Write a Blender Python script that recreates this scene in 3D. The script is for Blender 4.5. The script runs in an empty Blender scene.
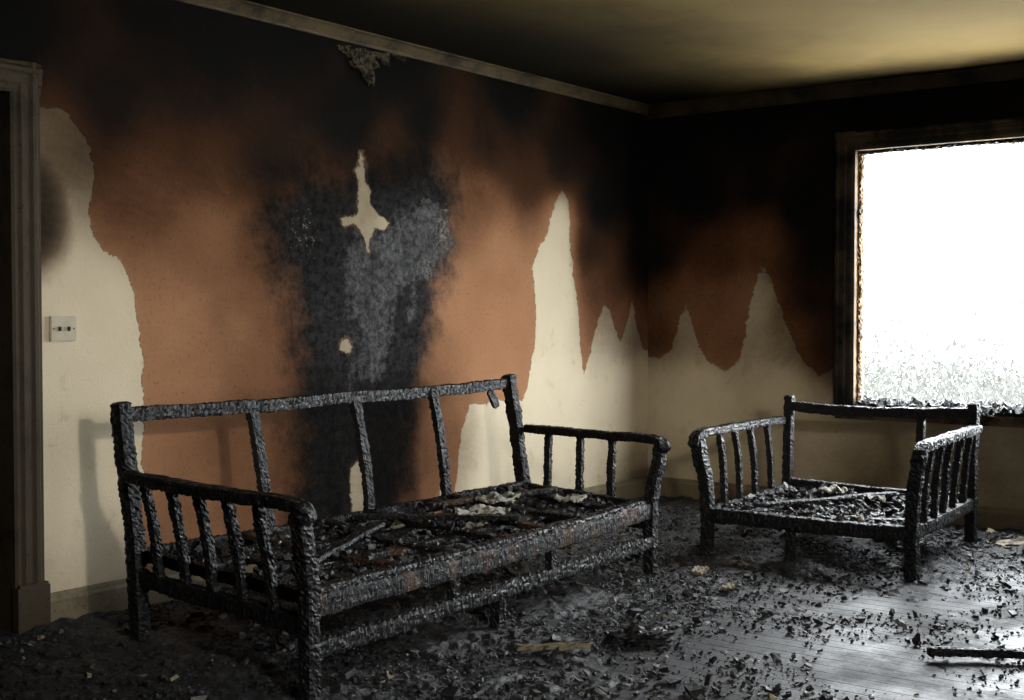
import bpy, math, random, bmesh
import numpy as np
from mathutils import Vector, Matrix, noise
random.seed(7); rng=np.random.default_rng(7)
sc=bpy.context.scene
COL=sc.collection
try:
    sc.view_settings.view_transform='Standard'
    sc.view_settings.look='None'
except Exception: pass
sc.view_settings.exposure=0.0

# ---------------- camera ----------------
f=1255.0
yaw=math.radians(37.2); pitch=-math.atan(35/1255)
F=Vector((math.cos(yaw)*math.cos(pitch),math.sin(yaw)*math.cos(pitch),math.sin(pitch)))
cam=bpy.data.cameras.new('camera'); co=bpy.data.objects.new('camera',cam); COL.objects.link(co)
cam.sensor_width=36; cam.lens=36*f/1024
co.location=(-7.551,-4.540,1.256); co.rotation_euler=F.to_track_quat('-Z','Y').to_euler(); sc.camera=co

H=2.7; XL=-9.5; YF=-6.2

# ---------------- node helpers ----------------
def lin(c):
    return tuple(((v/255)/12.92 if v/255<=0.04045 else ((v/255+0.055)/1.055)**2.4) for v in c)+(1.0,)
class NT:
    def __init__(s,name):
        s.m=bpy.data.materials.new(name); s.m.use_nodes=True
        s.t=s.m.node_tree; s.b=s.t.nodes['Principled BSDF']
    def n(s,typ,**kw):
        nd=s.t.nodes.new(typ)
        for k,v in kw.items(): setattr(nd,k,v)
        return nd
    def put(s,sock,v):
        if isinstance(v,bpy.types.NodeSocket): s.t.links.new(v,sock)
        else: sock.default_value=v
    def math(s,op,a,b=0.0,clamp=False):
        nd=s.n('ShaderNodeMath',operation=op,use_clamp=clamp); s.put(nd.inputs[0],a); s.put(nd.inputs[1],b); return nd.outputs[0]
    def mix(s,fac,a,b,mode='MIX'):
        nd=s.n('ShaderNodeMix',data_type='RGBA',blend_type=mode); s.put(nd.inputs[0],fac); s.put(nd.inputs[6],a); s.put(nd.inputs[7],b); return nd.outputs[2]
    def attr(s,name): return s.n('ShaderNodeAttribute',attribute_name=name).outputs['Fac']
    def coord(s): return s.n('ShaderNodeNewGeometry').outputs['Position']
    def noise(s,scale,detail=4,rough=.6,vec=None,dist=0.0):
        nd=s.n('ShaderNodeTexNoise'); nd.inputs['Scale'].default_value=scale; nd.inputs['Detail'].default_value=detail
        nd.inputs['Roughness'].default_value=rough; nd.inputs['Distortion'].default_value=dist
        s.put(nd.inputs['Vector'],vec if vec is not None else s.coord()); return nd.outputs['Fac']
    def voro(s,scale,feature='F1',vec=None):
        nd=s.n('ShaderNodeTexVoronoi',feature=feature); nd.inputs['Scale'].default_value=scale
        s.put(nd.inputs['Vector'],vec if vec is not None else s.coord()); return nd.outputs['Distance']
    def rng(s,v,a,b,c=0.0,d=1.0,smooth=True):
        nd=s.n('ShaderNodeMapRange'); nd.interpolation_type='SMOOTHSTEP' if smooth else 'LINEAR'
        s.put(nd.inputs[0],v)
        for i,x in enumerate((a,b,c,d)): nd.inputs[i+1].default_value=x
        return nd.outputs[0]
    def bump(s,h,strength,dist,nrm=None):
        nd=s.n('ShaderNodeBump'); nd.inputs['Strength'].default_value=strength; nd.inputs['Distance'].default_value=dist
        s.put(nd.inputs['Height'],h)
        if nrm is not None: s.put(nd.inputs['Normal'],nrm)
        return nd.outputs[0]
    def out(s,col,rough,nrm=None,spec=.5):
        s.put(s.b.inputs['Base Color'],col); s.put(s.b.inputs['Roughness'],rough)
        s.b.inputs['Specular IOR Level'].default_value=spec
        if nrm is not None: s.put(s.b.inputs['Normal'],nrm)
        return s.m

# ---------------- wall material ----------------
def mat_wall():
    k=NT('fire_damaged_wall_paint')
    scm=k.attr('sc'); gr=k.attr('gr'); gl=k.attr('gl'); so=k.attr('soot'); sp=k.attr('spk')
    w1=k.math('MULTIPLY',k.math('SUBTRACT',k.noise(9,3),.5),.08)
    w2=k.math('MULTIPLY',k.math('SUBTRACT',k.noise(40,5,.7),.5),.05)
    wob=k.math('ADD',w1,w2)
    sdc=k.math('ADD',scm,wob)
    cm=k.rng(sdc,-.003,.003)
    wob3=k.math('MULTIPLY',k.math('SUBTRACT',k.noise(5,7,.72),.5),.6)
    gm=k.rng(k.math('ADD',gr,wob3),-.16,.12)
    glm=k.rng(k.math('ADD',gl,k.math('MULTIPLY',k.math('SUBTRACT',k.noise(13,6,.75),.5),.34)),-.03,.03)
    glm=k.math('MULTIPLY',glm,k.rng(k.noise(7,5,.7),.35,.6,.5,1))
    brown=k.mix(k.noise(3,5),lin((150,106,76)),lin((170,127,94)))
    brown=k.mix(k.rng(k.noise(60,3),.55,.75),brown,lin((126,90,64)))
    fine=k.noise(24,8,.8)
    grey=k.mix(k.rng(fine,.38,.62),lin((24,24,25)),lin((66,66,68)))
    greyl=k.mix(k.rng(fine,.38,.62),lin((62,63,66)),lin((126,127,129)))
    cream=k.mix(k.noise(4,5),lin((204,190,162)),lin((220,207,181)))
    cream=k.mix(k.rng(k.noise(9,6,.7),.55,.75,0,.6),cream,lin((174,156,124)))
    edge=k.math('MULTIPLY',k.rng(sdc,-.012,-.003),k.math('SUBTRACT',1.0,cm))
    c=k.mix(gm,brown,grey)
    c=k.mix(glm,c,greyl)
    s=k.math('ADD',so,k.math('MULTIPLY',k.math('SUBTRACT',k.noise(2.2,6,.6),.5),.4))
    s=k.math('ADD',s,k.math('MULTIPLY',k.math('SUBTRACT',k.noise(35,4,.7),.5),.12))
    s=k.math('MULTIPLY',s,k.rng(so,0.0,.25,.4,1.0))
    c=k.mix(k.math('MULTIPLY',edge,.45),c,lin((172,136,100)))
    c=k.mix(cm,c,cream)
    t1=k.rng(s,.0,.70); t2=k.rng(s,.44,.98)
    dark=k.mix(1.0,c,(.23,.185,.15,1),'MULTIPLY')
    c=k.mix(t1,c,dark)
    c=k.mix(t2,c,(.004,.0038,.0037,1))
    sn=k.noise(34,9,.85)
    spm=k.rng(k.math('ADD',sn,k.math('MULTIPLY',sp,.22)),.575,.595)
    c=k.mix(k.math('MULTIPLY',spm,.8),c,lin((176,171,160)))
    h=k.math('ADD',k.math('MULTIPLY',cm,-1.0),k.math('MULTIPLY',k.noise(70,5,.7),.3))
    h=k.math('ADD',h,k.math('MULTIPLY',gm,k.math('MULTIPLY',k.noise(22,8,.8),1.8)))
    h=k.math('ADD',h,k.math('MULTIPLY',spm,-.8))
    nrm=k.bump(h,.9,.008)
    return k.out(c,.85,nrm,.08)
M_wall=mat_wall()

def sd_poly(U,V,poly):
    P=np.array(poly,float); n=len(P)
    d=np.full(U.shape,1e9); inside=np.zeros(U.shape,bool)
    for i in range(n):
        a=P[i]; b=P[(i+1)%n]; e=b-a
        wx=U-a[0]; wy=V-a[1]
        t=np.clip((wx*e[0]+wy*e[1])/(e@e+1e-12),0,1)
        d=np.minimum(d,np.hypot(wx-t*e[0],wy-t*e[1]))
        c=((a[1]>V)!=(b[1]>V))
        with np.errstate(divide='ignore',invalid='ignore'):
            xi=(b[0]-a[0])*(V-a[1])/((b[1]-a[1]) if abs(b[1]-a[1])>1e-9 else 1e-9)+a[0]
        inside^=(c&(U<xi))
    return np.where(inside,d,-d)
def sd_union(U,V,polys):
    r=np.full(U.shape,-5.0)
    for p in polys: r=np.maximum(r,sd_poly(U,V,p))
    return r
def shepard(U,V,pts):
    num=np.zeros(U.shape); den=np.zeros(U.shape)
    for x,z,s in pts:
        w=1/((U-x)**2+(V-z)**2+.012)**1.8
        num+=w*s; den+=w
    return num/den

def wall(name,fn,u0,u1,holes,step,attrs):
    us=sorted(set(list(np.round(np.arange(u0,u1,step),4))+[u1]+[h[i] for h in holes for i in (0,1)]))
    vs=sorted(set(list(np.round(np.arange(0,H,step),4))+[H]+[h[i] for h in holes for i in (2,3)]))
    U,V=np.meshgrid(us,vs,indexing='ij'); nu,nv=U.shape
    verts=[fn(u,v) for u,v in zip(U.ravel(),V.ravel())]
    faces=[]
    for i in range(nu-1):
        for j in range(nv-1):
            cu=(us[i]+us[i+1])/2; cv=(vs[j]+vs[j+1])/2
            if any(h[0]<cu<h[1] and h[2]<cv<h[3] for h in holes): continue
            faces.append((i*nv+j,(i+1)*nv+j,(i+1)*nv+j+1,i*nv+j+1))
    me=bpy.data.meshes.new(name); me.from_pydata(verts,[],faces)
    a=attrs(U,V)
    for k in ('sc','gr','gl','soot','spk'):
        at=me.attributes.new(k,'FLOAT','POINT')
        at.data.foreach_set('value',(a.get(k,np.full(U.shape,-5.0)) ).ravel().astype(np.float32))
    me.materials.append(M_wall)
    ob=bpy.data.objects.new(name,me); COL.objects.link(ob); return ob

creamA=[(-4.9,2.07),(-4.58,2.09),(-4.51,2.02),(-4.45,1.93),(-4.43,1.82),(-4.46,1.71),(-4.45,1.59),(-4.40,1.53),(-4.32,1.50),(-4.28,1.43),(-4.25,1.34),(-4.22,1.19),(-4.20,.89),(-4.21,.59),(-4.23,.20),(-4.23,-.3),(-4.9,-.3)]
creamB=[(-2.3,-.3),(-2.13,.07),(-2.08,.38),(-2.04,.60),(-1.97,.74),(-1.69,.75),(-1.46,.73),(-1.41,.86),(-1.32,1.16),(-1.34,1.41),(-1.36,1.58),(-1.28,1.69),(-1.23,1.72),(-1.16,1.88),(-1.05,2.06),(-.98,1.98),(-.96,1.73),(-.93,1.54),(-.88,1.35),(-.84,1.09),(-.80,.87),(-.73,1.0),(-.66,1.16),(-.57,1.33),(-.49,1.29),(-.43,1.16),(-.36,1.07),(-.26,1.22),(-.21,1.37),(-.15,1.18),(-.07,1.02),(.3,.96),(.3,-.3)]
cross=[(-2.855,2.09),(-2.815,2.02),(-2.83,1.95),(-2.785,1.90),(-2.80,1.84),(-2.74,1.78),(-2.65,1.745),(-2.66,1.70),(-2.76,1.715),(-2.785,1.65),(-2.80,1.58),(-2.84,1.66),(-2.87,1.72),(-2.98,1.715),(-3.01,1.74),(-2.93,1.765),(-2.865,1.78),(-2.885,1.86),(-2.865,1.93),(-2.90,1.99),(-2.87,2.03)]
peel1=[(-2.94,.463),(-2.887,.51),(-2.835,.456),(-2.805,.295),(-2.79,.164),(-2.925,.1),(-2.94,.31)]
peel2=[(-2.355,.21),(-2.247,.243),(-2.222,.30),(-2.146,.262),(-2.13,.17),(-2.313,.167)]
peel3=[(-3.02,1.10),(-2.975,1.144),(-2.925,1.1),(-2.94,1.06),(-3.0,1.065)]
grey=[(-3.53,1.68),(-3.415,1.857),(-3.218,1.997),(-2.975,1.97),(-2.865,2.11),(-2.713,2.045),(-2.562,2.086),(-2.355,2.162),(-2.19,2.095),(-2.13,1.9),(-2.1,1.68),(-2.23,1.506),(-2.27,1.283),(-2.355,1.064),(-2.44,.795),(-2.5,.587),(-2.55,-.3),(-3.286,-.3),(-3.3,.84),(-3.318,1.183),(-3.38,1.424)]
glight=[(-2.975,1.587),(-2.83,1.696),(-2.676,1.68),(-2.562,1.765),(-2.355,1.915),(-2.16,1.817),(-2.13,1.65),(-2.31,1.477),(-2.48,1.445),(-2.6,1.336),(-2.676,1.098),(-2.75,.89),(-2.83,.92),(-2.85,1.18),(-2.94,1.333)]
sootL=[(-9,2.2,.97),(-9,1,.6),(-6,2.3,.97),(-6,1.2,.6),(-4.87,2.3,1),(-4.87,2.65,1),(-3.9,2.65,1),(-3.3,2.6,1),(-1.6,2.6,1),(-3.9,2.405,.97),(-2.56,2.62,1),(-.61,2.54,1),(-4.416,2.154,.92),(-3.9,2.225,.86),(-3.9,1.95,.66),(-4.166,1.755,.55),(-3.9,1.6,.33),(-3.98,1.235,.14),(-3.98,.873,.15),(-3.72,.585,.45),(-3.95,.45,.3),(-4.6,2.03,.62),(-4.6,1.35,.12),(-4.46,1.19,.0),(-4.46,.695,.0),(-4.46,.07,.2),(-3.48,2.04,.84),(-3.286,1.67,.42),(-2.94,2.3,.96),(-2.4,2.33,.96),(-2.23,2.01,.5),(-2.6,2.12,.75),(-1.78,2.25,.82),(-1.87,1.96,.45),(-1.687,1.6,.12),(-1.687,1.167,.0),(-1.687,.87,.1),(-1.385,2.08,.7),(-1.07,2.25,.92),(-1.07,1.79,.12),(-1.1,1.6,.05),(-.75,1.68,.76),(-.61,2.014,.94),(-.1,2.05,1),(-.1,1.635,.88),(-.61,1.487,.6),(-1.125,1.35,0),(-1.07,.72,0),(-.23,1.22,.5),(-.35,.68,.08),(-.1,.67,.15),(-.1,.12,.45),(-1.687,.34,.1),(-3.08,1.23,.3),(-3.08,.58,.6),(-2.31,1.117,.3),(-2.4,.8,.5),(-2.146,1.34,.05),(-3.286,.84,.55),(-3.66,1.19,.34),(-3.48,1.19,.52),(-3.5,.8,.5),(-2.2,.5,.5),(-3.5,1.5,.52),(-2.6,1.7,.25),(-2.3,1.75,.22),(-2.6,1.3,.3),(-2.9,1.6,.35),(-2.7,.5,.65)]
def attrsL(U,V):
    so=shepard(U,V,sootL)
    st=np.exp(-(((U+4.74)/.22)**2+((V-1.70)/.31)**2)**2.0)
    so=np.maximum(so,st*.86)
    sdp=sd_union(U,V,[cross,peel1,peel2,peel3])
    so=np.where(sdp>-.02,np.minimum(so,.36),so)
    sp=np.full(U.shape,-1.0)
    for x,z,rx,rz,a in [(-3.25,1.66,.26,.32,1.1),(-3.1,1.95,.15,.1,.85),(-2.22,1.74,.18,.28,1.3),(-2.35,1.5,.17,.12,1.28),(-1.85,1.6,.28,.14,1.0),(-2.85,1.3,.05,.7,.9),(-2.95,1.5,.4,.4,.78),(-3.1,1.1,.2,.4,.75)]:
        sp=np.maximum(sp,-1+np.exp(-((U-x)/rx)**2-((V-z)/rz)**2)*a)
    seam=.006+.005*np.sin(V*37)+.005*np.sin(V*91)-np.abs(U+2.86)
    seam=np.where((V>.9)&(V<2.45),seam,-1)
    for x,a_,b_ in ((-2.70,.95,1.6),(-2.62,1.15,1.6),(-2.93,.8,1.5),(-2.45,1.2,1.6)):
        dr_=.010+.004*np.sin(V*53+x*9)-np.abs(U-x-.01*np.sin(V*9)); seam=np.maximum(seam,np.where((V>a_)&(V<b_),dr_,-1))
    return dict(sc=np.maximum(sd_union(U,V,[creamA,creamB]),sdp),
                gr=sd_poly(U,V,grey),gl=np.maximum(sd_poly(U,V,glight),seam),soot=so,spk=sp)
DO=(-5.68,-4.82,-1,2.13)
wall('wall_left',lambda u,v:(u,0,v),XL,0.0,[DO],.015,attrsL)

creamR=[(-.3,.963),(0,.963),(.095,.965),(.19,1.015),(.25,1.222),(.306,1.324),(.36,1.188),(.409,1.02),(.5,.92),(.597,.882),(.692,.944),(.75,1.124),(.795,1.42),(.874,1.584),(.938,1.452),(1.03,1.224),(1.1,1.063),(1.19,.936),(1.27,.866),(1.34,.905),(1.4,.95),(1.6,.8),(3.6,.8),(4.5,.95),(6.4,.9),(6.4,-.3),(-.3,-.3)]
sootR=[(.17,2.39,1),(.8,2.6,1),(.41,2.035,.96),(.85,2.1,.9),(.85,1.815,.52),(.56,1.69,.58),(.41,1.358,.42),(.26,1.36,.46),(.78,1.355,.34),(1.135,1.16,.55),(1.34,1.1,.8),(1.34,1.664,.95),(1.135,1.995,.97),(1.27,1.35,.88),(.41,.68,.08),(1,.7,.12),(1.47,2.6,1),(2.38,2.51,1),(1.79,.247,.42),(2.38,.294,.46),(.41,.205,.22),(1.135,.388,.28),(.06,1.71,.88),(.06,1.15,.55),(.06,.66,.18),(3.5,1.3,.95),(3.5,.4,.4),(5,2,.97)]
WY0,WY1,WZ0,WZ1=1.50,3.35,.66,2.28
def attrsR(U,V):
    return dict(sc=sd_poly(U,V,creamR),soot=shepard(U,V,sootR),spk=np.full(U.shape,-1.0))
wall('wall_right',lambda u,v:(0,-u,v),0.0,-YF,[(WY0,WY1,WZ0,WZ1)],.02,attrsR)
def attrsP(U,V): return dict(soot=np.clip(.35+V*.35,0,.97),sc=.6-V,spk=np.full(U.shape,-1.0))
W2=(-6.8,-6.0,1.4,2.3)
wall('wall_front',lambda u,v:(u,YF,v),XL,0.0,[W2],.1,attrsP)
wall('wall_back',lambda u,v:(XL,-u,v),0.0,-YF,[],.1,attrsP)

# ---------------- ceiling, floor ----------------
def obj(name,verts,faces,mat,parent=None,center=None,smooth=False):
    me=bpy.data.meshes.new(name)
    if center is not None: verts=[(v[0]-center[0],v[1]-center[1],v[2]-center[2]) for v in verts]
    me.from_pydata([tuple(v) for v in verts],[],faces)
    if smooth: me.polygons.foreach_set('use_smooth',[True]*len(me.polygons))
    if mat: me.materials.append(mat)
    o=bpy.data.objects.new(name,me); COL.objects.link(o)
    if parent: o.parent=parent
    return o
def boxvf(x0,x1,y0,y1,z0,z1):
    v=[(x,y,z) for x in (x0,x1) for y in (y0,y1) for z in (z0,z1)]
    f_=[(0,1,3,2),(4,6,7,5),(0,4,5,1),(2,3,7,6),(0,2,6,4),(1,5,7,3)]
    return v,f_
def join(parts):
    V=[];Fc=[]
    for v,f_ in parts:
        o=len(V); V+=list(v); Fc+=[tuple(i+o for i in q) for q in f_]
    return V,Fc

k=NT('sooty_ceiling_paint')
pos=k.coord(); sx=k.n('ShaderNodeSeparateXYZ'); k.put(sx.inputs[0],pos)
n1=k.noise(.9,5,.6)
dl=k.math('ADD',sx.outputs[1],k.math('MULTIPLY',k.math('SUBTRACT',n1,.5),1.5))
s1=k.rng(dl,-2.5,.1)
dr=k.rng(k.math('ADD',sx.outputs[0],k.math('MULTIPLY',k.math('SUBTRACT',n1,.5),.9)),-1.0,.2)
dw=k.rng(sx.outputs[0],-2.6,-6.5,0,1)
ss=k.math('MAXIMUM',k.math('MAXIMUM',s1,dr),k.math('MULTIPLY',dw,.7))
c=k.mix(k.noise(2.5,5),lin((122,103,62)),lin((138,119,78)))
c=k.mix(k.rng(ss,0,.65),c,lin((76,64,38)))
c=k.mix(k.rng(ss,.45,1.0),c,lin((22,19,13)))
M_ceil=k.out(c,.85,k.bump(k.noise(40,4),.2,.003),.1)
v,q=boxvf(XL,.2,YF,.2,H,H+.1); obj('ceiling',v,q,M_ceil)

k=NT('wet_charred_floorboards')
pos=k.coord(); sx=k.n('ShaderNodeSeparateXYZ'); k.put(sx.inputs[0],pos)
bx=k.math('DIVIDE',sx.outputs[0],.085); fr=k.math('FRACT',bx); fl=k.math('FLOOR',bx)
gap=k.rng(k.math('ABSOLUTE',k.math('SUBTRACT',fr,.5)),.45,.485)
wn=k.n('ShaderNodeTexWhiteNoise',noise_dimensions='1D'); k.put(wn.inputs['W'],fl)
mp=k.n('ShaderNodeMapping'); k.put(mp.inputs[0],pos); mp.inputs['Scale'].default_value=(14,1.2,1)
grain=k.noise(3,6,.7,vec=mp.outputs[0])
dirt=k.noise(2.2,7,.7)
c=k.mix(grain,lin((38,39,42)),lin((80,82,88)))
c=k.mix(k.math('MULTIPLY',wn.outputs[0],.6),c,lin((34,34,36)))
c=k.mix(k.rng(dirt,.48,.68),c,lin((17,17,17)))
c=k.mix(k.rng(k.noise(40,6,.75),.50,.60,0,.8),c,lin((10,10,10)))
c=k.mix(gap,c,(.002,.002,.002,1))
ro=k.math('ADD',k.rng(dirt,.35,.65,.28,.6),k.math('MULTIPLY',k.noise(60,4,.8),.3))
h=k.math('SUBTRACT',k.math('MULTIPLY',grain,.3),k.math('MULTIPLY',gap,1.6))
h=k.math('ADD',h,k.math('MULTIPLY',k.noise(90,4,.7),.5))
h=k.math('ADD',h,k.math('MULTIPLY',wn.outputs[0],.5))
M_floor=k.out(c,ro,k.bump(h,.8,.005),.42)
v,q=boxvf(XL,.2,YF,.2,-.1,0); floor_o=obj('floor',v,q,M_floor)

# ---------------- trim ----------------
def paint(name,c1,c2,amt_lo,amt_hi,char=(8,8,8)):
    k=NT(name)
    c=k.mix(k.noise(5,5,.7),lin(c1),lin(c2))
    n=k.noise(3.0,6,.7)
    c=k.mix(k.rng(n,amt_lo,amt_hi),c,lin(char))
    c=k.mix(k.rng(k.noise(60,4,.7),.6,.7),c,lin(char))
    return k.out(c,.6,k.bump(k.noise(60,5,.7),.5,.004),.2)
M_base=paint('sooty_baseboard_paint',(140,128,104),(98,87,68),.5,.74)
M_doorc=paint('smoke_stained_door_casing_paint',(76,66,49),(50,43,32),.5,.8)
M_corn=paint('smoke_stained_cornice_paint',(102,88,64),(72,61,43),.42,.72,(15,13,10))
M_corn2=paint('soot_blackened_cornice_paint',(66,56,38),(44,37,25),.42,.7,(12,11,9))
M_dark=paint('charred_door_panel',(9,8,8),(14,13,12),.3,.6)

def sweep(name,profile,a,b,outv,mat,parent=None):
    V=[]; n=len(profile)
    for p in (a,b):
        for o_,z in profile: V.append((p[0]+outv[0]*o_,p[1]+outv[1]*o_,z))
    Fq=[(i,(i+1)%n,n+(i+1)%n,n+i) for i in range(n)]+[tuple(range(n)),tuple(range(2*n-1,n-1,-1))]
    return obj(name,V,Fq,mat,parent)
def corp(s_): return [(0,H-.085*s_),(.012*s_,H-.085*s_),(.016*s_,H-.07*s_),(.03*s_,H-.055*s_),(.055*s_,H-.03*s_),(.07*s_,H-.018*s_),(.085*s_,H-.014*s_),(.085*s_,H-.001),(0,H-.001)]
sweep('trim_1',corp(.72),(XL,0),(0,0),(0,-1),M_corn)
sweep('trim_2',corp(1),(0,0),(0,YF),(-1,0),M_corn2)
bas=[(0,0),(.02,0),(.02,.1),(.014,.112),(.012,.125),(.004,.132),(0,.132)]
sweep('baseboard_left',bas,(-4.69,0),(0,0),(0,-1),M_base)
sweep('baseboard_right',bas,(0,0),(0,YF),(-1,0),M_base)

def empty(name,c):
    e=bpy.data.objects.new(name,None); e.location=c; e.empty_display_size=.2; COL.objects.link(e); return e
d=empty('door_1',(0,0,0))
prof=[(0,0),(.012,0),(.018,.012),(.018,.03),(.026,.04),(.026,.075),(.034,.085),(.034,.1),(.022,.112),(.022,.122),(0,.126)]
def casing_v(name,x_in,sign,y0,z0,z1):
    V=[]; n=len(prof)
    for z in (z0,z1):
        for o_,w in prof: V.append((x_in+sign*w,y0-o_,z))
    Fq=[(i,(i+1)%n,n+(i+1)%n,n+i) for i in range(n)]+[tuple(range(n)),tuple(range(2*n-1,n-1,-1))]
    return obj(name,V,Fq,M_doorc,d)
casing_v('casing_right',-4.82,1,0,.17,2.25)
casing_v('casing_left',-5.68,-1,0,.17,2.25)
V=[];n=len(prof)
for x in (-5.81,-4.69):
    for o_,w in prof: V.append((x,-o_-.002,2.125+w))
obj('casing_head',V,[(i,(i+1)%n,n+(i+1)%n,n+i) for i in range(n)]+[tuple(range(n)),tuple(range(2*n-1,n-1,-1))],M_doorc,d)
v,q=join([boxvf(-4.825,-4.685,-.042,0,0,.18),boxvf(-4.815,-4.69,-.038,0,.18,.19)]); obj('plinth_right',v,q,M_doorc,d)
v,q=boxvf(-5.82,-5.68,-.042,0,0,.18); obj('plinth_left',v,q,M_doorc,d)
v,q=join([boxvf(-4.82,-4.80,0,.14,0,2.13),boxvf(-5.70,-5.68,0,.14,0,2.13),boxvf(-5.70,-4.80,0,.14,2.13,2.15)]); obj('jamb',v,q,M_doorc,d)
v,q=join([boxvf(-5.68,-4.82,.1,.14,0,2.13),boxvf(-5.55,-5.30,.09,.1,.25,.95),boxvf(-5.2,-4.95,.09,.1,.25,.95),boxvf(-5.55,-5.30,.09,.1,1.1,1.95),boxvf(-5.2,-4.95,.09,.1,1.1,1.95)]); obj('door_leaf',v,q,M_dark,d)

k=NT('sooty_switch_plate_plastic'); M_sw=k.out(k.mix(k.noise(18,5),lin((206,198,176)),lin((160,148,124))),.45,None,.4)
k=NT('dark_switch_toggle'); M_tg=k.out(lin((28,24,20)),.4)
s=empty('light_switch',(-4.595,0,1.20))
def bevel_box(name,x0,x1,y0,y1,z0,z1,mat,parent,b=.003):
    bm=bmesh.new(); bmesh.ops.create_cube(bm,size=1)
    for vv in bm.verts: vv.co=Vector(((vv.co.x+.5)*(x1-x0)+x0,(vv.co.y+.5)*(y1-y0)+y0,(vv.co.z+.5)*(z1-z0)+z0))
    bmesh.ops.bevel(bm,geom=bm.edges[:],offset=b,segments=2,affect='EDGES')
    me=bpy.data.meshes.new(name); bm.to_mesh(me); bm.free(); me.materials.append(mat)
    o=bpy.data.objects.new(name,me); COL.objects.link(o); o.parent=parent; return o
bevel_box('plate',-.06,.06,-.014,0,-.052,.052,M_sw,s,.004)
for i,x in enumerate((-.02,.022)): bevel_box('toggle_%d'%(i+1),x-.005,x+.005,-.024,-.010,-.009,.009,M_tg,s,.002)
for i,x in enumerate((-.046,.046)): bevel_box('screw_%d'%(i+1),x-.003,x+.003,-.016,-.010,-.003,.003,M_tg,s,.001)

# ---------------- char materials ----------------
def mat_char(name,brown=0.0):
    k=NT(name)
    vo2=k.voro(110)
    nn=k.noise(25,6,.7)
    c=k.mix(nn,(.0025,.0025,.0028,1),(.009,.009,.0098,1))
    ash=k.rng(k.noise(110,6,.9),.60,.70)
    ash2=k.math('MULTIPLY',ash,k.rng(k.noise(5,5,.7),.42,.6,.1,.9))
    c=k.mix(ash2,c,lin((132,133,138)))
    if brown>0:
        b=k.mix(k.noise(20,6,.7),lin((46,33,25)),lin((88,64,46)))
        c=k.mix(k.math('MULTIPLY',k.rng(k.noise(6.5,6,.7),.50,.58),brown),c,b)
    h=k.math('ADD',k.math('MULTIPLY',nn,.8),k.math('MULTIPLY',vo2,.5)); h=k.math('ADD',h,k.math('MULTIPLY',k.noise(140,4,.8),.6))
    return k.out(c,k.rng(nn,.3,.7,.3,.65),k.bump(h,.6,.006),.36)
M_char=mat_char('alligator_charred_wood'); M_burn=mat_char('half_burned_wood',.85)

def beam(pts,w,h,up=(0,0,1),seg=.0085,amp=.0048,nring=20):
    P=[Vector(p) for p in pts]
    L=[0]
    for a,b in zip(P,P[1:]): L.append(L[-1]+(b-a).length)
    n=max(3,int(L[-1]/seg))
    def at(t):
        for i in range(len(P)-1):
            if t<=L[i+1]+1e-9:
                u=(t-L[i])/(L[i+1]-L[i])
                if len(P)==2: return P[0].lerp(P[1],u)
                p0=P[i-1] if i>0 else P[i]*2-P[i+1]; p3=P[i+2] if i+2<len(P) else P[i+1]*2-P[i]
                p1,p2=P[i],P[i+1]
                return .5*((2*p1)+(p2-p0)*u+(2*p0-5*p1+4*p2-p3)*u*u+(-p0+3*p1-3*p2+p3)*u**3)
        return P[-1].copy()
    C=[at(L[-1]*i/n) for i in range(n+1)]
    V=[];Fq=[]
    upv=Vector(up)
    for i,c in enumerate(C):
        T=(C[min(i+1,n)]-C[max(i-1,0)]).normalized()
        S=T.cross(upv).normalized(); N=S.cross(T).normalized()
        e=1.0
        if i==0 or i==n: e=.72
        sw=1+ .10*noise.noise(c*9.0)+.10*noise.noise(c*23.0+Vector((5,1,2)))
        off=S*(noise.noise(c*5+Vector((9,9,9)))*.005)+N*(noise.noise(c*5+Vector((3,7,1)))*.005)
        for j in range(nring):
            a=2*math.pi*(j+.5)/nring
            ca,sa=math.cos(a),math.sin(a)
            r=1/((abs(ca)**8+abs(sa)**8)**(1/8))
            dirv=S*(ca*r*w/2)+N*(sa*r*h/2)
            p=c+dirv*e*sw+off
            d1=noise.voronoi(p*50)[0]
            pl=min(1.0,(d1[1]-d1[0])*2.6)
            am=amp*(pl*1.1-.75)+amp*.8*noise.noise(p*80)
            V.append(p+dirv.normalized()*am)
    m=nring
    for i in range(n):
        for j in range(m):
            Fq.append((i*m+j,i*m+(j+1)%m,(i+1)*m+(j+1)%m,(i+1)*m+j))
    Fq.append(tuple(range(m-1,-1,-1))); Fq.append(tuple(n*m+j for j in range(m)))
    return V,Fq

# ---------------- shards ----------------
k=NT('burnt_debris')
t=k.attr('tone')
nn=k.noise(50,4)
c=k.mix(nn,(.004,.004,.0045,1),(.016,.016,.018,1))
c=k.mix(k.rng(t,.65,.90),c,lin((64,66,71)))
c=k.mix(k.rng(t,.93,.95),c,lin((124,123,120)))
c=k.mix(k.rng(t,.984,.988),c,lin((172,158,130)))
c=k.mix(k.rng(k.noise(60,6,.8),.5,.62,0,.75),c,(.006,.006,.0065,1))
M_deb=k.out(c,k.rng(nn,.3,.7,.35,.75),k.bump(k.noise(110,5,.85),1.0,.005),.5)
k=NT('wet_ash_and_soot')
nn=k.noise(90,6,.85)
c=k.mix(k.rng(nn,.42,.60),(.004,.004,.0045,1),lin((50,51,55)))
c=k.mix(k.math('MULTIPLY',k.rng(nn,.58,.66),k.rng(k.noise(6,5,.7),.42,.6)),c,lin((136,137,140)))
M_ash=k.out(c,k.rng(k.noise(12,5,.7),.35,.65,.35,.75),k.bump(k.math('ADD',nn,k.math('MULTIPLY',k.noise(30,5,.8),1.2)),1.0,.012),.5)

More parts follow.
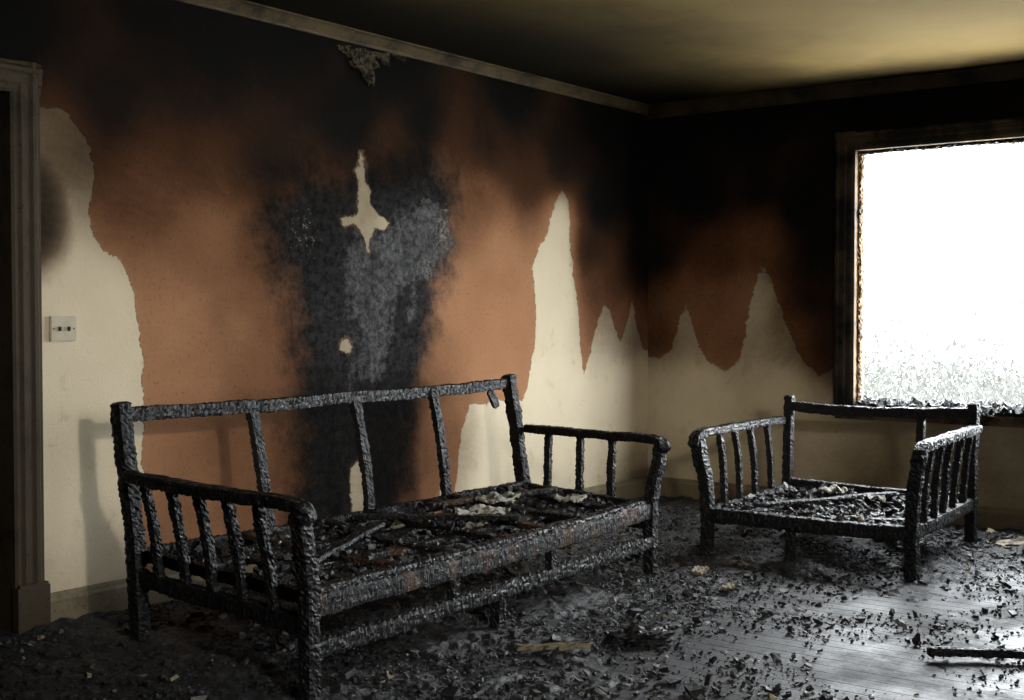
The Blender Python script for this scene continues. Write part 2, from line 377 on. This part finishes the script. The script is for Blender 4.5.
def shards(P,S,tone,flat=.35):
    N=len(P)
    base=np.array([(x,y,z) for x in (-1,1) for y in (-1,1) for z in (-1,1)],float)*.5
    B=base[None]*(1+rng.uniform(-.45,.25,(N,8,1)))+rng.uniform(-.14,.14,(N,8,3))
    B=B*S[:,None,:]
    yaw=rng.uniform(0,2*np.pi,N); tx=rng.normal(0,flat,N); ty=rng.normal(0,flat,N)
    def rot(B,a,i,j):
        c,s_=np.cos(a)[:,None],np.sin(a)[:,None]; x=B[:,:,i].copy(); y=B[:,:,j].copy()
        B[:,:,i]=c*x-s_*y; B[:,:,j]=s_*x+c*y
    rot(B,tx,1,2); rot(B,ty,0,2); rot(B,yaw,0,1)
    B[:,:,2]-=B[:,:,2].min(1,keepdims=True)
    B+=P[:,None,:]
    fc=np.array([(0,1,3,2),(4,6,7,5),(0,4,5,1),(2,3,7,6),(0,2,6,4),(1,5,7,3)])
    Fq=(fc[None]+(np.arange(N)*8)[:,None,None]).reshape(-1,4)
    return B.reshape(-1,3),Fq,np.repeat(tone,8)
def shard_obj(name,packs,mat,parent=None,center=(0,0,0)):
    V=[];Fq=[];T=[];o=0
    for v,q,t_ in packs:
        V.append(v);Fq.append(q+o);T.append(t_);o+=len(v)
    V=np.concatenate(V)-np.array(center);Fq=np.concatenate(Fq);T=np.concatenate(T)
    me=bpy.data.meshes.new(name); me.from_pydata(V.tolist(),[],Fq.tolist())
    a=me.attributes.new('tone','FLOAT','POINT'); a.data.foreach_set('value',T.astype(np.float32))
    me.materials.append(mat)
    ob=bpy.data.objects.new(name,me); COL.objects.link(ob)
    if parent: ob.parent=parent
    return ob
def sizes(n,a,b,thin=.7,tmin=.25):
    L=a+(b-a)*rng.power(.45,n)
    return np.stack([L,L*rng.uniform(.4,.95,n),L*rng.uniform(tmin,thin,n)],1)

# ---------------- sofa ----------------
SC=(-3.43,-1.0,0); sofa=empty('sofa_frame',SC)
FLc=Vector((-4.73,-1.574,0));FRc=Vector((-2.33,-1.42,0));BRc=Vector((-2.10,-.50,0));BLc=Vector((-4.60,-.51,0))
def Q(u,v,z,dx=0,dy=0):
    p=FLc.lerp(FRc,u).lerp(BLc.lerp(BRc,u),v); return Vector((p.x+dx,p.y+dy,z))
def part(name,vf,mat,par,cen): return obj(name,vf[0],vf[1],mat,par,cen,False)
def sp(name,pts,w,h,up=(0,0,1),mat=M_char,**k_): return part(name,beam(pts,w,h,up,**k_),mat,sofa,SC)
sp('back_post_1',[Q(0,1,0),Q(0,1,.32,-.01,.01),Q(0,1,.92,-.015,.10)],.06,.068,(0,1,0))
sp('back_post_2',[Q(1,1,0),Q(1,1,.32,0,.02),Q(1,1,.93,.01,.13)],.06,.068,(0,1,0))
sp('top_rail',[Q(0,1,.87,-.02,.10),Q(.25,1,.865,0,.10),Q(.5,1,.87,0,.11),Q(.75,1,.87,0,.12),Q(1,1,.885,0,.13)],.045,.056)
for i,(x0,x1) in enumerate([(-3.95,-3.94),(-3.31,-3.31),(-2.74,-2.74)]):
    u=(x0+4.61)/2.54
    sp('back_slat_%d'%(i+1),[Q(u,1,.30,x1-x0,0),Q(u,1,.60,0,.04),Q(u,1,.89,0,.11)],.052,.036,(0,1,0))
sp('back_rail',[Q(0,1,.33),Q(.5,1,.32),Q(1,1,.33)],.045,.065)
for side,u,dx in (('left',0,-1),('right',1,1)):
    sp('arm_rail_'+side,[Q(u,1.0,.64,dx*.04,.03),Q(u,.6,.64,dx*.055),Q(u,.1,.65,dx*.06),Q(u,-.03,.64,dx*.06),Q(u,-.065,.60,dx*.05)],.062,.044)
    sp('front_post_'+side,[Q(u,0,0),Q(u,0,.3),Q(u,-.005,.42,dx*.012),Q(u,-.02,.54,dx*.045),Q(u,-.02,.63,dx*.06)],.058,.058,(0,1,0))
    sp('side_rail_'+side,[Q(u,1,.25),Q(u,.5,.245),Q(u,0,.245)],.045,.062)
    sp('seat_side_rail_'+side,[Q(u,1,.33,-dx*.03),Q(u,0,.33,-dx*.03)],.04,.05)
    vs=(.86,.69,.52,.35,.18) if side=='left' else (.82,.55,.30)
    for i,v_ in enumerate(vs):
        sp('arm_slat_%s_%d'%(side,i+1),[Q(u,v_,.25),Q(u,v_+.01,.45,dx*.02),Q(u,v_+.03,.64,dx*.05)],.032,.04,(0,1,0))
sp('front_seat_rail',[Q(.01,.0,.31),Q(.5,.0,.30),Q(.99,.0,.31)],.035,.075,mat=M_burn,amp=.003)
sp('front_seat_rail_char',[Q(.0,.03,.35),Q(.5,.03,.34),Q(1,.03,.35)],.06,.035)
sp('front_stretcher',[Q(0,0,.165),Q(.3,0,.165),Q(.7,0,.16),Q(1,0,.165)],.05,.06)
sp('center_leg',[Q(.453,0,0),Q(.453,0,.17)],.05,.055,(0,1,0))
sp('center_leg_back',[Q(.5,1,0),Q(.5,1,.33)],.055,.06,(0,1,0))
for i,u in enumerate((.333,.625)): sp('stretcher_strut_%d'%(i+1),[Q(u,.01,.165),Q(u,.01,.33)],.04,.036,(0,1,0))
sp('seat_runner_1',[Q(.03,.36,.325),Q(.5,.37,.31),Q(.97,.36,.325)],.06,.035,mat=M_burn)
sp('seat_runner_2',[Q(.03,.68,.325),Q(.5,.66,.305),Q(.97,.68,.325)],.06,.035)
for i,(u,du) in enumerate([(.10,.01),(.22,-.02),(.35,.03),(.5,0),(.62,.05),(.76,-.02),(.89,.02)]):
    sp('seat_slat_%d'%(i+1),[Q(u,.03,.35),Q(u+du/2,.5,.335),Q(u+du,.98,.35)],.055,.024,mat=(M_burn if i%3==1 else M_char))
sp('fallen_plank_1',[Q(.42,.85,.368),Q(.62,.2,.378)],.06,.022)
sp('fallen_plank_2',[Q(.60,.80,.368),Q(.93,.55,.378)],.06,.02,mat=M_burn)
sp('fallen_plank_3',[Q(.12,.30,.368),Q(.40,.62,.373)],.05,.02)
sp('hanging_fabric_scrap',[Q(.93,1,.85,0,.12),Q(.94,1,.81,0,.11),Q(.945,1,.76,.01,.10)],.05,.02,(0,1,0))
def foam(name,c,r,mat,par,cen,seed=0):
    bm=bmesh.new(); bmesh.ops.create_grid(bm,x_segments=26,y_segments=20,size=1)
    for vv in bm.verts:
        x,y=vv.co.x,vv.co.y; a=math.atan2(y,x); R=math.hypot(x,y)
        lim=.75+.22*noise.noise(Vector((math.cos(a)*1.6,math.sin(a)*1.6,seed)))+.1*noise.noise(Vector((math.cos(a)*6,math.sin(a)*6,seed)))
        vv.co.z=.012*noise.noise(Vector((x*3,y*3,seed)))*2+.006*noise.noise(Vector((x*11,y*11,seed)))
        vv.tag=R>lim
    bmesh.ops.delete(bm,geom=[v_ for v_ in bm.verts if v_.tag],context='VERTS')
    for vv in bm.verts: vv.co=Vector((vv.co.x*r[0],vv.co.y*r[1],vv.co.z))+Vector(c)-Vector(cen)
    ex=bmesh.ops.extrude_face_region(bm,geom=bm.faces[:])
    for g in ex['geom']:
        if isinstance(g,bmesh.types.BMVert): g.co.z-=.012
    me=bpy.data.meshes.new(name); bm.to_mesh(me); bm.free(); me.materials.append(mat)
    o=bpy.data.objects.new(name,me); COL.objects.link(o); o.parent=par
k=NT('singed_upholstery_foam')
c=k.mix(k.noise(12,5),lin((186,184,174)),lin((138,134,122))); c=k.mix(k.rng(k.noise(9,6,.7),.52,.60),c,lin((18,17,16)))
M_foam=k.out(c,.85,k.bump(k.noise(60,5),.6,.004),.2)
foam('foam_remnant_1',Q(.60,.42,.39),(.19,.13),M_foam,sofa,SC,1.3)
foam('foam_remnant_2',Q(.74,.62,.39),(.18,.12),M_foam,sofa,SC,4.1)
foam('foam_remnant_3',Q(.87,.35,.38),(.13,.10),M_foam,sofa,SC,7.7)
N=2000
uu=rng.uniform(.02,.98,N); vv_=rng.uniform(.03,.97,N)
P=np.array([Q(a,b,.345) for a,b in zip(uu,vv_)])
k1=(np.abs(vv_-.36)<.04)|(np.abs(vv_-.67)<.04)|(vv_<.05)|(vv_>.95)
for u0 in (.10,.22,.35,.5,.62,.76,.89): k1|=np.abs(uu-u0)<.016
P=P[k1]
shard_obj('seat_debris',[shards(P,sizes(len(P),.006,.035),rng.uniform(0,1,len(P)))],M_deb,sofa,SC)
def webbing(name,Qf,par,cen,z0,n=44,seed=0,thr=-.12,nd=500,sagm=.05):
    V=[];idx={};Fq=[]
    for i in range(n+1):
        for j in range(n+1):
            u=.02+.96*i/n; v_=.03+.94*j/n
            p=Qf(u,v_,z0); sag=-sagm*math.sin(math.pi*u)*math.sin(math.pi*v_)
            p.z+=sag+.025*noise.noise(Vector((p.x*9,p.y*9,seed)))+.012*noise.noise(Vector((p.x*30,p.y*30,seed)))
            idx[i,j]=len(V);V.append(p)
    cen_=[]
    for i in range(n):
        for j in range(n):
            c_=V[idx[i,j]]
            if noise.noise(Vector((c_.x*5,c_.y*5,seed+3)))+.5*noise.noise(Vector((c_.x*17,c_.y*17,seed)))>thr:
                Fq.append((idx[i,j],idx[i+1,j],idx[i+1,j+1],idx[i,j+1])); cen_.append((V[idx[i,j]]+V[idx[i+1,j+1]])/2)
    o=obj(name,V,Fq,M_ash,par,cen)
    md=o.modifiers.new('thick','SOLIDIFY'); md.thickness=.012
    ci=rng.integers(0,len(cen_),nd); P=np.array([cen_[i] for i in ci])+rng.uniform(-.012,.012,(nd,3))*np.array([1,1,0])
    shard_obj('webbing_debris',[shards(P,sizes(nd,.006,.04),rng.uniform(0.1,1,nd))],M_deb,par,cen)
webbing('burnt_webbing',Q,sofa,SC,.315,n=90,seed=2.0,thr=.08,nd=2000)

# ---------------- armchair ----------------
AC=(-1.17,-1.91,0); chair=empty('armchair_frame',AC)
aFL=Vector((-1.773,-1.426,0));aFR=Vector((-1.706,-2.477,0));aBR=Vector((-.571,-2.402,0));aBL=Vector((-.638,-1.351,0))
def A(u,v,z,dx=0,dy=0):
    p=aFL.lerp(aFR,u).lerp(aBL.lerp(aBR,u),v); return Vector((p.x+dx,p.y+dy,z))
def ap(name,pts,w,h,up=(0,0,1),mat=M_char,**k_): return part(name,beam(pts,w,h,up,**k_),mat,chair,AC)
ap('back_post_1',[A(0,1,0),A(0,1,.4),A(0,1,.78,.02)],.055,.055,(0,1,0))
ap('back_post_2',[A(1,1,0),A(1,1,.4),A(1,1,.775,.02)],.068,.06,(0,1,0))
ap('top_rail',[A(0,1,.715,.01),A(.5,1,.70,.01),A(1,1,.72,.01)],.045,.06)
ap('back_slat',[A(.735,1,.25),A(.735,1,.5),A(.735,1,.70,.01)],.045,.045,(0,1,0))
ap('back_rail',[A(0,1,.26),A(.5,1,.245),A(1,1,.25)],.045,.06)
for side,u,dy in (('left',0,1),('right',1,-1)):
    ap('arm_rail_'+side,[A(u,1,.635,0,dy*.03),A(u,.6,.64,0,dy*.04),A(u,.1,.64,0,dy*.05),A(u,-.03,.625,0,dy*.05),A(u,-.07,.58,0,dy*.045)],.058,.044)
    ap('front_post_'+side,[A(u,0,0),A(u,0,.28),A(u,-.01,.42,0,dy*.01),A(u,-.025,.52,0,dy*.03),A(u,-.02,.62,0,dy*.045)],.06,.064,(0,1,0))
    ap('side_rail_'+side,[A(u,1,.225),A(u,.5,.22),A(u,0,.225)],.045,.065)
    vs=(.20,.38,.57,.78) if side=='left' else (.16,.32,.48,.65,.83)
    for i,v_ in enumerate(vs):
        ap('arm_slat_%s_%d'%(side,i+1),[A(u,v_,.23),A(u,v_,.45,0,dy*.015),A(u,v_,.63,0,dy*.04)],.034,.034,(0,1,0))
ap('front_rail',[A(0,0,.225),A(.5,0,.215),A(1,0,.22)],.05,.075)
ap('center_leg',[A(.42,0.02,0),A(.42,.02,.2)],.045,.045,(0,1,0))
for i,v_ in enumerate((.25,.5,.75)):
    ap('seat_slat_%d'%(i+1),[A(.02,v_,.235),A(.5,v_+.03*(i-1),.215),A(.98,v_,.235)],.055,.03,mat=(M_burn if i==1 else M_char))
ap('fallen_plank_1',[A(.2,.15,.265),A(.65,.85,.27)],.055,.022)
webbing('burnt_webbing',A,chair,AC,.24,n=60,seed=5.0,thr=-.2,nd=1700,sagm=.01)
foam('foam_remnant_1',A(.35,.75,.285),(.12,.10),M_foam,chair,AC,2.3)
foam('foam_remnant_2',A(.62,.60,.28),(.10,.08),M_foam,chair,AC,6.3)

# ---------------- window 1 ----------------
w=empty('window_1',(0,0,0))
y0,y1,z0,z1=-WY0,-WY1,WZ0,WZ1
M_wtrim=paint('charred_window_frame_wood',(78,66,49),(42,36,28),.38,.58)
M_wedge=paint('scorched_sash_remnant_wood',(132,110,82),(84,62,42),.46,.62,(22,16,12))
v,q=join([boxvf(0,.16,y0,y0+.02,z0,z1),boxvf(0,.16,y1-.02,y1,z0,z1),boxvf(0,.16,y1,y0,z1,z1+.02),boxvf(0,.16,y1,y0,z0-.02,z0)])
obj('jamb',v,q,M_wedge,w)
wp=[(0,0),(.014,.0),(.02,.02),(.02,.05),(.028,.06),(.028,.095),(.036,.105),(.036,.12),(0,.125)]
n=len(wp)
def wcas(name,s_):
    yy=y0 if s_>0 else y1; V=[]
    for z in (z0-.03,z1+.12):
        for o_,ww in wp: V.append((-o_,yy+s_*ww,z))
    return obj(name,V,[(i,(i+1)%n,n+(i+1)%n,n+i) for i in range(n)]+[tuple(range(n)),tuple(range(2*n-1,n-1,-1))],M_wtrim,w)
wcas('casing_left',1); wcas('casing_right',-1)
V=[]
for y in (y0+.125,y1-.125):
    for o_,ww in wp: V.append((-o_-.002,y,z1+ww*.9))
obj('casing_head',V,[(i,(i+1)%n,n+(i+1)%n,n+i) for i in range(n)]+[tuple(range(n)),tuple(range(2*n-1,n-1,-1))],M_wtrim,w)
v,q=join([boxvf(-.05,.16,y1-.14,y0+.14,z0-.03,z0+.008),boxvf(-.02,0,y1-.12,y0+.12,z0-.055,z0-.03)]); obj('sill',v,q,M_wedge,w)
def wb(name,pts,a,b,up,m=M_char): return part(name,beam(pts,a,b,up,amp=.011,seg=.013,nring=14),m,w,(0,0,0))
wb('burnt_sash_left',[(.06,y0-.004,z0),(.06,y0-.004,z1)],.035,.05,(1,0,0),M_wedge)
wb('burnt_sash_right',[(.06,y1+.004,z0),(.06,y1+.004,z1)],.035,.05,(1,0,0),M_wedge)
wb('burnt_sash_top',[(.06,y0,z1-.006),(.06,y1,z1-.006)],.05,.035,(0,0,1))
N=2600
P=np.stack([rng.uniform(-.04,.14,N),rng.uniform(y1+.03,y0-.03,N),np.full(N,z0+.008)],1)
P[:,2]+=np.clip(rng.normal(0,.014,N),0,.035)
shard_obj('sill_debris',[shards(P,sizes(N,.008,.055,.9),rng.uniform(0,.93,N),.6)],M_deb,w)
w2=empty('window_2',(0,0,0))
v,q=join([boxvf(W2[0]-.1,W2[0],YF-.12,YF+.02,W2[2]-.1,W2[3]+.1),boxvf(W2[1],W2[1]+.1,YF-.12,YF+.02,W2[2]-.1,W2[3]+.1),boxvf(W2[0],W2[1],YF-.12,YF+.02,W2[3],W2[3]+.1),boxvf(W2[0]-.14,W2[1]+.14,YF-.12,YF+.06,W2[2]-.1,W2[2])])
obj('frame',v,q,M_wtrim,w2)

# ---------------- peeled plaster ----------------
k=NT('peeling_paint_flakes'); M_pl=k.out(k.mix(k.rng(k.noise(30,6,.8),.4,.6),lin((94,88,72)),lin((22,21,19))),.85,k.bump(k.noise(60,5,.8),.6,.004),.1)
parts=[]
for (x,z,ww,hh,an) in [(-2.98,2.62,.12,.06,.3),(-2.88,2.62,.14,.12,.4),(-2.80,2.62,.12,.17,-.1),(-2.70,2.63,.14,.07,.2),(-2.58,2.645,.14,.04,-.1),(-2.84,2.52,.05,.07,.5),(-2.75,2.58,.06,.04,-.4),(-2.93,2.55,.05,.04,.1)]:
    V=[];Fq=[];n=10
    for i in range(n+1):
        for j in range(n+1):
            a=i/n-.5; b=j/n
            xx=a*ww*(1-.75*b)+ .35*ww*noise.noise(Vector((a*5,b*5,x*9))); zz=-b*hh*(1+.4*noise.noise(Vector((a*7,3,x*5))))
            V.append((x+xx*math.cos(an)-zz*math.sin(an)*.5, -.004-.03*b*b-.006*abs(noise.noise(Vector((a*6,b*6,x)))), z+zz+xx*math.sin(an)*.5))
    for i in range(n):
        for j in range(n): Fq.append((i*(n+1)+j,(i+1)*(n+1)+j,(i+1)*(n+1)+j+1,i*(n+1)+j+1))
    parts.append((V,Fq))
v,q=join(parts); obj('peeling_plaster',v,q,M_pl)

# ---------------- floor debris ----------------
def dens(x,y):
    d=.60+.0*x
    d=d+.6*np.exp(-((x+3.4)/1.5)**2-((y+1.0)/.9)**2)
    d=d+.6*np.exp(-((x+1.1)/.9)**2-((y+1.95)/.8)**2)
    d=d+.5*np.exp(-(x/.35)**2)+.3*np.exp(-(y/.3)**2)
    d=d+.3*np.exp(-((x+4.6)/.8)**2-((y+1.3)/1.2)**2)
    clear=np.exp(-(((x+2.9)/1.65)**2+((y+3.2)/1.15)**2)**2)
    d=d*(1-.80*clear)
    return d
packs=[]
for N,a,b,tm,th in ((85000,.004,.014,.35,.9),(12000,.012,.030,.25,.8),(900,.03,.06,.2,.5)):
    x=rng.uniform(-7.2,-.12,N); y=rng.uniform(-4.2,-.12,N)
    nz=np.array([noise.noise(Vector((px*1.8,py*1.8,3.3)))+.7*noise.noise(Vector((px*6,py*6,1.3))) for px,py in zip(x,y)])
    kp=rng.uniform(0,1.3,N)<dens(x,y)+nz*.9
    x,y,nz=x[kp],y[kp],nz[kp]
    z=np.clip((dens(x,y)-.6)*.03+nz*.015,0,.05)*rng.uniform(0,1,len(x))
    packs.append(shards(np.stack([x,y,z],1),sizes(len(x),a,b,th,tm),rng.uniform(0,1,len(x)),.3))
shard_obj('charred_debris',packs,M_deb)
n1_,n2_=420,260; V=[];Fq=[]
for i in range(n1_+1):
    for j in range(n2_+1):
        x=-7.2+7.15*i/n1_; y=-4.2+4.15*j/n2_
        h=(float(dens(np.float64(x),np.float64(y)))-.70)*.035+.028*noise.noise(Vector((x*2.5,y*2.5,0)))+.02*noise.noise(Vector((x*9,y*9,4)))+.016*noise.noise(Vector((x*26,y*26,4)))-.002
        V.append((x,y,max(h,-.03)))
for i in range(n1_):
    for j in range(n2_):
        a=i*(n2_+1)+j; qd=(a,a+n2_+1,a+n2_+2,a+1)
        if max(V[t_][2] for t_ in qd)>0: Fq.append(qd)
obj('ash_bed',V,Fq,M_ash,floor_o,None,False)

def plate(name,cx,cy,L,Wd,ang,mat,th=.012,z=.03,seed=0,tilt=.05):
    bm=bmesh.new(); bmesh.ops.create_grid(bm,x_segments=20,y_segments=8,size=.5)
    for vv in bm.verts:
        x,y=vv.co.x,vv.co.y
        x+=.10*noise.noise(Vector((y*5,x*2,seed))); y+=.22*noise.noise(Vector((x*4,y*2,seed+5)))
        vv.co=Vector((x*L,y*Wd,.01*noise.noise(Vector((x*5,y*5,seed)))))
    ex=bmesh.ops.extrude_face_region(bm,geom=bm.faces[:])
    for g in ex['geom']:
        if isinstance(g,bmesh.types.BMVert): g.co.z-=th
    me=bpy.data.meshes.new(name); bm.to_mesh(me); bm.free(); me.materials.append(mat)
    o=bpy.data.objects.new(name,me); COL.objects.link(o); o.location=(cx,cy,z); o.rotation_euler=(tilt,-tilt*.6,ang); return o
k=NT('dirty_splintered_wood'); c=k.mix(k.noise(20,5),lin((150,138,114)),lin((92,82,66))); c=k.mix(k.rng(k.noise(14,5,.7),.50,.60),c,lin((24,22,20))); M_sp=k.out(c,.7,k.bump(k.noise(60,5),.5,.003),.3)
for i,(cx,cy,L,Wd,an) in enumerate([(-3.77,-1.86,.26,.045,-.9),(-.50,-2.62,.30,.13,-.5),(-.35,-2.75,.26,.10,-.9),(-.62,-2.85,.22,.08,.2),(-2.2,-1.62,.14,.06,.3),(-1.95,-1.7,.10,.06,1.0),(-2.45,-1.9,.10,.05,.2),(-.9,-3.0,.18,.05,-1.0)]):
    plate('plaster_fragment' if i else 'splintered_wood_scrap',cx,cy,L,Wd,an,M_sp,seed=i*2.3)
# crumpled burnt cushion remnant
bm=bmesh.new(); bmesh.ops.create_icosphere(bm,subdivisions=4,radius=1)
for vv in bm.verts:
    n_=vv.co.normalized(); r_=1+.35*noise.noise(n_*2.1)+.22*noise.noise(n_*6)+.10*noise.noise(n_*15)
    vv.co=Vector((n_.x*.12*r_,n_.y*.075*r_,max(n_.z*.04*r_,-.02)))
me=bpy.data.meshes.new('charred_cushion_lump'); bm.to_mesh(me); bm.free(); me.materials.append(M_char)
o=bpy.data.objects.new('charred_cushion_lump',me); COL.objects.link(o); o.location=(-3.45,-2.04,.022); o.rotation_euler=(0,0,-.8)
v=beam([(-3.02,-3.0,.03),(-2.88,-3.22,.03),(-2.75,-3.5,.035)],.035,.03); obj('charred_stick',v[0],v[1],M_char,None,None,False)
v=beam([(-1.55,-3.2,.03),(-1.1,-3.1,.03)],.03,.025); obj('charred_stick',v[0],v[1],M_char,None,None,False)

# ---------------- outside ----------------
k=NT('pale_overgrown_ground'); M_gr=k.out(k.mix(k.noise(2,4),lin((200,198,186)),lin((225,222,212))),.9)
obj('outdoor_ground',[(.2,-40,-.3),(60,-40,-.3),(60,30,-.3),(.2,30,-.3)],[(0,1,2,3)],M_gr)
obj('outdoor_ground',[(-30,-60,-.3),(10,-60,-.3),(10,YF-.2,-.3),(-30,YF-.2,-.3)],[(0,1,2,3)],M_gr)
k=NT('dry_grass'); M_gs=k.out(k.mix(k.noise(3,3),(.028,.029,.028,1),(.060,.060,.057,1)),.8,None,.1)
V=[];Fq=[]
for _ in range(420):
    cx_=5+15*rng.power(1.2)
    cy_=-2.4+cx_*.30+rng.normal(0,1)*(1.2+.28*cx_); ch=rng.uniform(.3,1.2)*(.7+.04*cx_); cr=rng.uniform(.2,.6)
    for i in range(70):
        x=cx_+rng.normal(0,cr); y=cy_+rng.normal(0,cr); z=-.3+abs(rng.normal(0,.5))*ch
        a=rng.uniform(0,6.28); s_=rng.uniform(.008,.022)*(1+.04*cx_); l_=rng.uniform(.04,.14)
        tx,ty=rng.normal(0,.05,2)
        o_=len(V); V+=[(x-s_*math.cos(a),y-s_*math.sin(a),z),(x+s_*math.cos(a),y+s_*math.sin(a),z),(x+tx,y+ty,z+l_)]; Fq.append((o_,o_+1,o_+2))
obj('meadow_grass',V,Fq,M_gs)

# ---------------- light ----------------
wd=bpy.data.worlds.new('overcast_sky'); sc.world=wd; wd.use_nodes=True
bg=wd.node_tree.nodes['Background']; bg.inputs[0].default_value=(.92,.97,1,1); bg.inputs[1].default_value=29.0
def portal(name,loc,rot,sx_,sy_):
    l=bpy.data.lights.new(name,'AREA'); l.shape='RECTANGLE'; l.size=sx_; l.size_y=sy_
    l.cycles.is_portal=True
    o=bpy.data.objects.new(name,l); o.location=loc; o.rotation_euler=rot; COL.objects.link(o)
portal('window_portal',(.17,(y0+y1)/2,(z0+z1)/2),(0,math.radians(90),0),z1-z0,y0-y1)
portal('window_portal.001',((W2[0]+W2[1])/2,YF-.13,(W2[2]+W2[3])/2),(math.radians(90),0,0),W2[1]-W2[0],W2[3]-W2[2])
l=bpy.data.lights.new('added_wall_spot','SPOT'); l.energy=410; l.color=(1,.93,.82); l.shadow_soft_size=.09; l.spot_size=math.radians(62); l.spot_blend=1.0  # added unseen spot: pools light on the left wall and throws furniture shadows
o=bpy.data.objects.new('added_wall_spot',l); o.location=(-6.2,-5.6,2.15)
o.rotation_euler=(Vector((-2.7,0,1.0))-Vector(o.location)).to_track_quat('-Z','Y').to_euler(); COL.objects.link(o)
